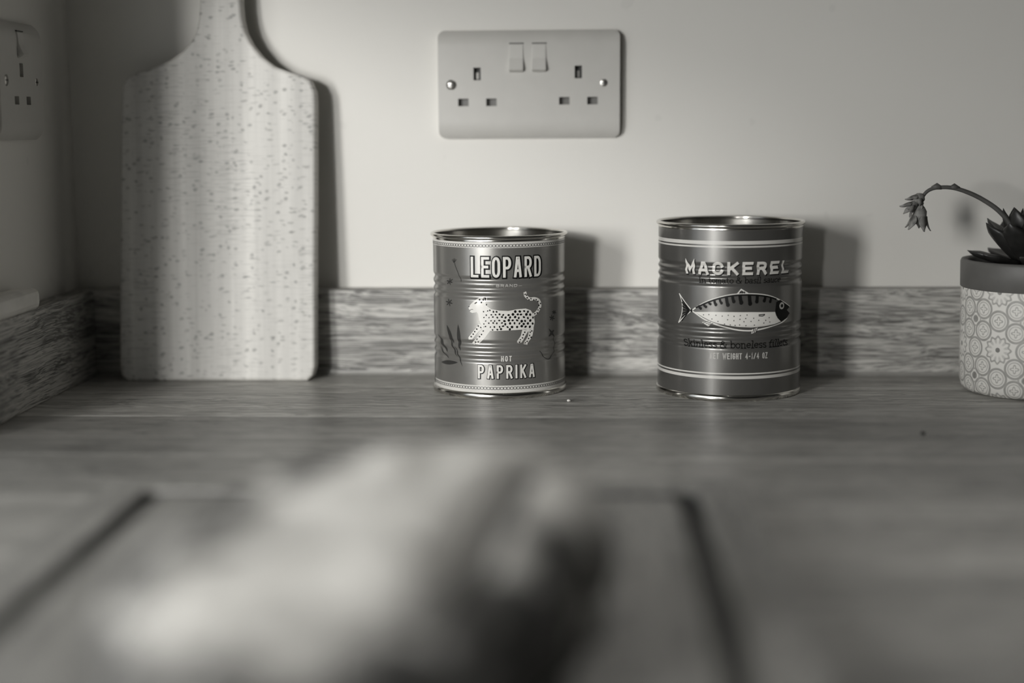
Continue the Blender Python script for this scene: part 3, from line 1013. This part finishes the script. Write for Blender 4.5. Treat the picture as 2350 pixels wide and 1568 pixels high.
D_.poly(q2([(984, 762), (1012, 745), (1050, 772), (1083, 797), (1062, 822), (1083, 845), (1060, 884), (1020, 909), (992, 882), (976, 832)]))
D_.stroke(catmull(q2([(382, 806), (470, 765), (560, 735), (650, 716), (750, 709), (850, 712), (930, 724), (985, 742)]), 4), 12 * k)
for (x, y0, y1, dx, w) in [(405, 790, 818, 14, 16), (440, 778, 806, 18, 16), (478, 762, 786, 14, 14), (520, 748, 790, 12, 18), (560, 738, 778, 14, 16), (610, 725, 792, 12, 22),
                           (656, 718, 766, 10, 20), (712, 712, 774, 10, 24), (782, 710, 782, 6, 24), (842, 712, 766, -4, 22), (902, 720, 760, -8, 20), (944, 728, 766, -6, 18)]:
    D_.stroke(q2([(x, y0 - 4), (x + dx * .4, (y0 + y1) / 2), (x + dx, y1 - 6)]), w * k)
    e = q2([(x + dx, y1 - 8)])[0]; D_.ellipse(e.x, e.y, w * .62 * k, w * .7 * k, 0, 10)
for t in range(7):
    a = 722 + t * 28
    D_.stroke(q2([(335, 822 + t * 1.2), (285 - abs(t - 3) * 3, a + 14)]), 8 * k)
e = q2([(350, 826)])[0]; D_.ellipse(e.x, e.y, 9 * k, 12 * k)
for a in (712, 728, 744): D_.stroke(q2([(a, 700), (a + 4, 682)]), 5 * k)
for (a, b) in ((438, 918), (456, 924), (472, 932)): D_.stroke(q2([(a, b), (a + 40, b - 12 + (a - 438) * .1)]), 4 * k)
for a in (806, 818, 830): D_.stroke(q2([(a, 992), (a + 18, 962)]), 5 * k)
D_.stroke(q2([(852, 858), (898, 854)]), 6 * k); D_.stroke(q2([(852, 866), (880, 868), (898, 858)]), 6 * k)
MT.print('fish_markings', D_, M['ink_black'], 0.00028, fish)
D_ = Art()
random.seed(11)
for (a, b) in [(440, 858), (480, 856), (533, 862), (580, 868), (625, 862), (668, 870), (715, 864), (765, 860), (503, 890), (548, 908), (620, 895), (667, 902), (712, 892), (755, 886), (742, 910), (795, 908), (597, 928), (640, 934), (676, 938), (710, 934), (757, 940), (820, 936), (815, 884), (852, 900), (890, 920), (930, 880), (935, 912), (905, 900)]:
    e = q2([(a, b)])[0]; D_.ellipse(e.x, e.y, 5 * k, 4 * k, random.uniform(0, 3), 6)
MT.print('belly_dots', D_, M['ink_dark'], 0.00028, fish)
E_ = Art(); e = q2([(1024, 790)])[0]
E_.ellipse(e.x, e.y, 24 * k, 25 * k, 0, 18)
eye = MT.print('fish_eye', E_, M['ink_grey'], 0.00038, fish)
E_ = Art(); E_.ellipse(e.x, e.y, 13 * k, 13 * k, 0, 14)
MT.print('fish_pupil', E_, M['ink_black'], 0.00048, fish)

# ------------------------------------------------------------------ paddle chopping board leaning on the wall
TH = 0.016
lean = math.atan(0.078)
pb_y = -0.0495
pb = tag(empty('chopping_board', (-0.297, pb_y, 0.0)), 'pale flecked wooden paddle board leaning against the wall', 'chopping board')
def on_board(px, py):
    """pixel to the front plane of the leaning board, local x and height along the board"""
    d = ray(px, py); n = Vector((0, cos(lean), -sin(lean))); o = Vector((-0.297, pb_y, 0))
    P = CAM_O + d * ((o - CAM_O).dot(n) / d.dot(n))
    r = P - o
    return (r.x, r.y * sin(lean) + r.z * cos(lean))
S = [(290, 868), (278, 855), (274, 835), (274, 650), (275, 420), (277, 215), (279, 190), (290, 170), (315, 157), (350, 148), (390, 130), (420, 108), (440, 84), (450, 60), (455, 34), (457, 0)]
E2 = [(552, 0), (555, 34), (562, 64), (576, 92), (600, 122), (630, 145), (662, 157), (692, 165), (712, 178), (722, 200), (724, 225), (724, 420), (723, 650), (723, 835), (718, 855), (705, 868)]
Lp = [on_board(*p) for p in S]; Rp = [on_board(*p) for p in E2]
hw = (Rp[0][0] - Lp[-1][0]) / 2; hc = (Rp[0][0] + Lp[-1][0]) / 2; hz0 = Lp[-1][1]
hand = [(hc - hw * (1 + .12 * t), hz0 + .075 * t) for t in (.35, .7, 1)] + [(hc + hw * 1.12 * cos(a), hz0 + .075 + hw * 1.05 * sin(a)) for a in [pi - pi * j / 14 for j in range(1, 14)]] + [(hc + hw * (1 + .12 * t), hz0 + .075 * t) for t in (1, .7, .35)]
out = Lp + hand + Rp
zmin = min(p[1] for p in out)
out = [(x, z - zmin) for x, z in out]
bm = bmesh.new()
va = [bm.verts.new((x, 0.0, z)) for x, z in out]
f0 = bm.faces.new(va)
ex = bmesh.ops.extrude_face_region(bm, geom=[f0])
for v in ex['geom']:
    if isinstance(v, bmesh.types.BMVert): v.co.y += TH
bmesh.ops.recalc_face_normals(bm, faces=bm.faces[:])
edges = [e for e in bm.edges if abs(e.verts[0].co.y - e.verts[1].co.y) < 1e-6]
bmesh.ops.bevel(bm, geom=edges, offset=0.0026, segments=3, affect='EDGES', profile=0.5)
bd = from_bm('board', bm, M['beech'], pb, False)
bd.rotation_euler = (-lean, 0, 0)
hole_z = hz0 - zmin + .08
bm = bmesh.new()
tube(bm, [(hc, -0.0002, hole_z), (hc, TH + .0002, hole_z)], 0.0065, 24)
hb = from_bm('hanging_hole', bm, M['hole'], bd)
pb.location.z = TH * sin(lean) * 0 + 0.0001

# ------------------------------------------------------------------ carving board with a groove
cbx0, cbx1, cby0, cby1 = -0.252, 0.0835, -0.92, -0.459
cb = tag(empty('carving_board', ((cbx0 + cbx1) / 2, (cby0 + cby1) / 2, 0.0)), 'rectangular wooden carving board with a juice groove under the bread', 'board')
def rrect(d, z, r0=0.012, n=6):
    w = (cbx1 - cbx0) / 2 - d; h = (cby1 - cby0) / 2 - d; r = max(0.004, r0 - d * .2)
    pts = []
    for cx, cy, a0 in ((w - r, h - r, 0), (-w + r, h - r, 90), (-w + r, -h + r, 180), (w - r, -h + r, 270)):
        for j in range(n + 1):
            a = radians(a0 + 90 * j / n); pts.append((cx + r * cos(a), cy + r * sin(a), z))
    return pts
loops = [(0.002, 0.0), (0.0, 0.002), (0.0, 0.016), (0.0006, 0.0174), (0.002, 0.018), (0.0245, 0.018), (0.0252, 0.0165), (0.0265, 0.0118), (0.0310, 0.0095), (0.0355, 0.0118), (0.0368, 0.0165), (0.0375, 0.018)]
V = []; F = []; n = 28
for d, z in loops: V += rrect(d, z)
for i in range(len(loops) - 1):
    for j in range(n): F.append((i * n + j, i * n + (j + 1) % n, (i + 1) * n + (j + 1) % n, (i + 1) * n + j))
F.append(tuple(range(n))); F.append(tuple((len(loops) - 1) * n + j for j in range(n)))
cbo = from_py('board', V, F, M['carving'], cb)
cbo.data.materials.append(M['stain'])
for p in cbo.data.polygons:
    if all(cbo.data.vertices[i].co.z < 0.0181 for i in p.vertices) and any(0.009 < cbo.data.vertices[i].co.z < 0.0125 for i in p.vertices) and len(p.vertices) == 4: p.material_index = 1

# ------------------------------------------------------------------ loaf of bread
def loaf():
    root = tag(empty('bread_loaf', (-0.071, -0.728, 0.018), radians(76)), 'crusty flour-dusted bread loaf on the carving board', 'bread')
    a, b, h = 0.134, 0.073, 0.064
    nu, nv = 140, 60
    slash = lambda x: -0.046 + 0.006 * sin(x * 24)
    def point(i, j):
        th = 2 * pi * i / nu; ph = pi * j / nv            # ph 0 top .. pi bottom
        ct, st = cos(th), sin(th)
        e = 0.86
        sx = math.copysign(abs(ct) ** e, ct); sy = math.copysign(abs(st) ** e, st)
        sp = sin(ph) ** .8
        x = a * sp * sx; y = b * sp * sy
        cz = cos(ph)
        z = h * (0.36 + 0.64 * cz) if cz > 0 else h * 0.36 * (1 - abs(cz) ** .55)
        if cz > 0: z = h * (0.36 + 0.64 * cz ** .6)
        p = Vector((x, y, z))
        nrm = Vector((x / a ** 2, y / b ** 2, max(z - h * .36, 0) / h ** 2 * 2)).normalized() if p.length > 0 else Vector((0, 0, 1))
        k = noise.noise(p * 20) * .005 + noise.noise(p * 45 + Vector((3, 1, 7))) * .0035 + noise.noise(p * 120) * .001
        # a deep curved slash along the crown with one lifted lip
        s = y - slash(x)
        top = max(0.0, min(1.0, (z - h * .5) / (h * .3))) * max(0, 1 - (abs(x) / (a * .86)) ** 4)
        k += top * (-0.004 * math.exp(-(s / .008) ** 2) + 0.003 * math.exp(-((s - .016) / .010) ** 2) + .002 * math.exp(-((s + .024) / .012) ** 2))
        if z < h * .12: k *= z / (h * .12)
        return p + nrm * k
    V = []; F = []
    for j in range(nv + 1):
        for i in range(nu): V.append(point(i, j))
    for j in range(nv):
        for i in range(nu):
            F.append((j * nu + i, j * nu + (i + 1) % nu, (j + 1) * nu + (i + 1) % nu, (j + 1) * nu + i))
    bm = bmesh.new(); vs = [bm.verts.new(v) for v in V]
    for f in F: bm.faces.new([vs[i] for i in f])
    bmesh.ops.remove_doubles(bm, verts=bm.verts[:], dist=1e-5)
    zm = min(v.co.z for v in bm.verts)
    for v in bm.verts: v.co.z = max(0.0, v.co.z - zm - .001)
    from mathutils.bvhtree import BVHTree
    bvh = BVHTree.FromBMesh(bm)
    from_bm('crust', bm, M['crust'], root, True)
    # the torn crumb showing inside the slash
    V = []; F = []
    N = 40
    for i in range(N + 1):
        x = -a * .72 + 2 * a * .72 * i / N
        c = slash(x)
        w = .0045 * max(0.05, 1 - (abs(x) / (a * .74)) ** 3)
        for t in (-1, -.5, 0, .5, 1):
            hit = bvh.ray_cast(Vector((x, c + t * w, .2)), Vector((0, 0, -1)))[0]
            V.append((x, c + t * w, hit.z + (.0008 if abs(t) < 1 else -.0006)))
    for i in range(N):
        for t in range(4): F.append((i * 5 + t, i * 5 + t + 1, (i + 1) * 5 + t + 1, (i + 1) * 5 + t))
    from_py('slash_opening', V, F, M['crumb_open'], root, True)
    return root
loaf()

# ------------------------------------------------------------------ potted succulent
PX, PY = 0.3415, -0.0835
pot = tag(empty('plant_pot', (PX, PY, 0)), 'round pot with printed tile pattern and plain grey rim band', 'pot')
R0 = 0.0545
lathe('pot_wall', [(0.001, 0.0006), (R0 * .8, 0.0), (R0 * .9, 0.0008), (R0 * .955, 0.004), (R0 * .98, 0.010), (R0 * .99, 0.03), (R0, 0.08)], M['tile'], pot, 96)
lathe('rim_band', [(R0, 0.0795), (R0 + .0006, 0.0802), (R0 + .0010, 0.0985), (R0 + .0002, 0.1005), (R0 - .003, 0.1005), (R0 - .0042, 0.099), (R0 - .0045, 0.085)], M['pot_rim'], pot, 96)
bm = bmesh.new()
N = 28
ctr = bm.verts.new((0, 0, 0.097)); rings = []
for j in range(1, 9):
    rr = (R0 - .0042) * j / 8
    rings.append([bm.verts.new((rr * cos(2 * pi * i / N), rr * sin(2 * pi * i / N), 0.0945 + .003 * noise.noise(Vector((rr * 90 * cos(2 * pi * i / N), rr * 90 * sin(2 * pi * i / N), 0))) + .002 * (1 - j / 8))) for i in range(N)])
for i in range(N): bm.faces.new((ctr, rings[0][i], rings[0][(i + 1) % N]))
for j in range(7):
    for i in range(N): bm.faces.new((rings[j][i], rings[j + 1][i], rings[j + 1][(i + 1) % N], rings[j][(i + 1) % N]))
from_bm('soil', bm, M['soil'], pot, True)

sx0, sy0, sz0 = PX - 0.005, PY + 0.003, 0.0965
suc = tag(empty('succulent', (sx0, sy0, sz0 - .002)), 'dark rosette succulent with a drooping flower stalk growing in the pot', 'plant')
def leaf_mesh(L, Wd, T):
    """thick spoon leaf along +x, pointed tip, curved up"""
    V = []; F = []; n = 10; m = 12
    for i in range(m + 1):
        t = i / m
        w = Wd * (0.35 + 0.65 * sin(pi * min(1, t * .72 + .08)) ) * (1 if t < .72 else max(0.04, 1 - ((t - .72) / .28) ** 1.7))
        th = T * (1 - .45 * t) * (1 if t < .8 else max(.1, 1 - ((t - .8) / .2) ** 2))
        for kk in range(n):
            aa = 2 * pi * kk / n
            up = sin(aa)
            y = w * cos(aa)
            z = th * up * (.55 if up > 0 else 1.0) + .16 * L * t * t + .35 * y * y / max(Wd, 1e-6)
            V.append((t * L, y, z))
    for i in range(m):
        for kk in range(n): F.append((i * n + kk, i * n + (kk + 1) % n, (i + 1) * n + (kk + 1) % n, (i + 1) * n + kk))
    F.append(tuple(range(n))); F.append(tuple(m * n + kk for kk in range(n)))
    me = bpy.data.meshes.new('leaf'); me.from_pydata(V, [], F); me.validate()
    bm = bmesh.new(); bm.from_mesh(me); bmesh.ops.recalc_face_normals(bm, faces=bm.faces[:]); bm.to_mesh(me); bm.free()
    me.materials.append(M['leaf'])
    for p in me.polygons: p.use_smooth = True
    return me
lm1, lm2, lm3 = leaf_mesh(0.042, 0.0105, 0.0050), leaf_mesh(0.040, 0.0095, 0.0048), leaf_mesh(0.034, 0.0075, 0.004)
def add_leaf(me, az, el, lift, rad=.004):
    o = bpy.data.objects.new('leaf', me); COL.objects.link(o); o.parent = suc
    o.location = (rad * cos(az), rad * sin(az), lift)
    o.rotation_euler = (0, -el, az)
random.seed(5)
for i in range(9): add_leaf(lm1, radians(188 + i * 40), radians(33 + random.uniform(-6, 6)), .0045)
for i in range(7): add_leaf(lm2, radians(165 + i * 51), radians(56 + random.uniform(-5, 5)), .007)
for i in range(5): add_leaf(lm3, radians(150 + i * 72), radians(74), .010, .002)
# dry leaves at the base
for i in range(8): add_leaf(lm3, radians(170 + i * 45 + random.uniform(-12, 12)), radians(4), .0035, .012)
# flower stalk
yS = sy0 - 0.004
pp = [on_y(x, y, yS) - Vector((sx0, sy0, sz0 - .002)) for x, y in [(2345, 590), (2332, 550), (2316, 512), (2290, 482), (2255, 458), (2222, 442), (2190, 432), (2160, 430), (2135, 435), (2120, 448), (2114, 466)]]
sp = catmull(pp, 5)
bm = bmesh.new(); tube(bm, sp, [0.0021 - .0009 * i / len(sp) for i in range(len(sp))], 10)
from_bm('flower_stalk', bm, M['stem'], suc, True)
def flower(px, py, L, W_, tilt, nm='flower'):
    p = on_y(px, py, yS) - Vector((sx0, sy0, sz0 - .002))
    bm = bmesh.new()
    prof = [(0.0, 0.2), (.1, .55), (.3, .95), (.55, 1.0), (.8, .8), (1.0, .35)]
    tube(bm, [(0, 0, -L * t) for t, w in prof], [max(.0006, W_ * w) for t, w in prof], 12)
    o = from_bm(nm, bm, M['petal'], suc, True); o.location = p; o.rotation_euler = (random.uniform(-.3, .3), tilt, 0)
    for j in range(5):
        aa = 2 * pi * j / 5
        V = []; F = []
        for i in range(7):
            t = i / 6; w = W_ * .62 * sin(pi * (t * .8 + .12)) * (1 - t ** 3) + .0003
            rr = W_ * (1.0 + .9 * t * t); z = -L * (.55 + .72 * t)
            c = Vector((rr * cos(aa), rr * sin(aa), z)); s_ = Vector((-sin(aa), cos(aa), 0))
            nn = Vector((cos(aa), sin(aa), 0)) * .0005
            V += [c + s_ * w + nn, c - s_ * w + nn, c - s_ * w - nn, c + s_ * w - nn]
        for i in range(6):
            for kk in range(4): F.append((i * 4 + kk, i * 4 + (kk + 1) % 4, (i + 1) * 4 + (kk + 1) % 4, (i + 1) * 4 + kk))
        F += [(0, 1, 2, 3), (24, 25, 26, 27)]
        from_py('petal', V, F, M['petal'], o, True)
flower(2114, 470, 0.0150, 0.0052, 0.1)
flower(2118, 446, 0.0085, 0.0042, 0.75)
flower(2106, 462, 0.0100, 0.0030, 0.95)
for (bx, by) in ((2190, 431), (2150, 430)):
    p = on_y(bx, by, yS) - Vector((sx0, sy0, sz0 - .002))
    bm = bmesh.new(); tube(bm, [p + Vector((-.004, 0, 0)), p + Vector((0, 0, .0008)), p + Vector((.004, 0, -.0006))], [.0008, .0026, .0012], 8)
    from_bm('bract', bm, M['stem'], suc, True)

# ------------------------------------------------------------------ small bits on the worktop
def bit(name, x, y, r, mat, label, cat, seed):
    bm = bmesh.new(); bmesh.ops.create_icosphere(bm, subdivisions=2, radius=r)
    for v in bm.verts:
        v.co *= 1 + .35 * noise.noise(v.co * (1.6 / r) + Vector((seed, 0, 0))); v.co.z *= .6
    zm = min(v.co.z for v in bm.verts)
    for v in bm.verts: v.co.z -= zm
    o = from_bm(name, bm, mat, None, True); o.location = (x, y, 0)
    tag(o, label, cat)
bit('bread_crumb', -0.0115, -0.1357, 0.0014, M['crumb'], 'tiny pale crumb on the worktop beside the paprika tin', 'crumb', 1)
bit('dark_speck', 0.2226, -0.2518, 0.0016, M['speck'], 'tiny dark speck on the worktop in front of the pot', 'crumb', 4)

# ------------------------------------------------------------------ unseen downlight, added to brighten the loaf and foreground from above
fill_lamp = tag(empty('ceiling_downlight', (0.05, -0.74, ZC)), 'small round downlight in the ceiling above the bread', 'lamp')
lathe('lamp_ring', [(0.028, 0.0), (0.045, 0.0), (0.046, -0.004), (0.040, -0.007), (0.032, -0.006), (0.028, -0.002)], M['frame'], fill_lamp, 48)
lathe('lamp_lens', [(0.028, -0.002), (0.015, -0.004), (0.001, -0.0045)], M['lamp_glow'], fill_lamp, 48)
ld = bpy.data.lights.new('downlight_beam', 'SPOT'); ld.energy = 18.0; ld.color = (1.0, 0.985, 0.95)
ld.spot_size = radians(46); ld.spot_blend = 0.9; ld.shadow_soft_size = 0.03
lo = bpy.data.objects.new('downlight_beam', ld); COL.objects.link(lo); lo.parent = fill_lamp; lo.location = (0, 0, -0.045)
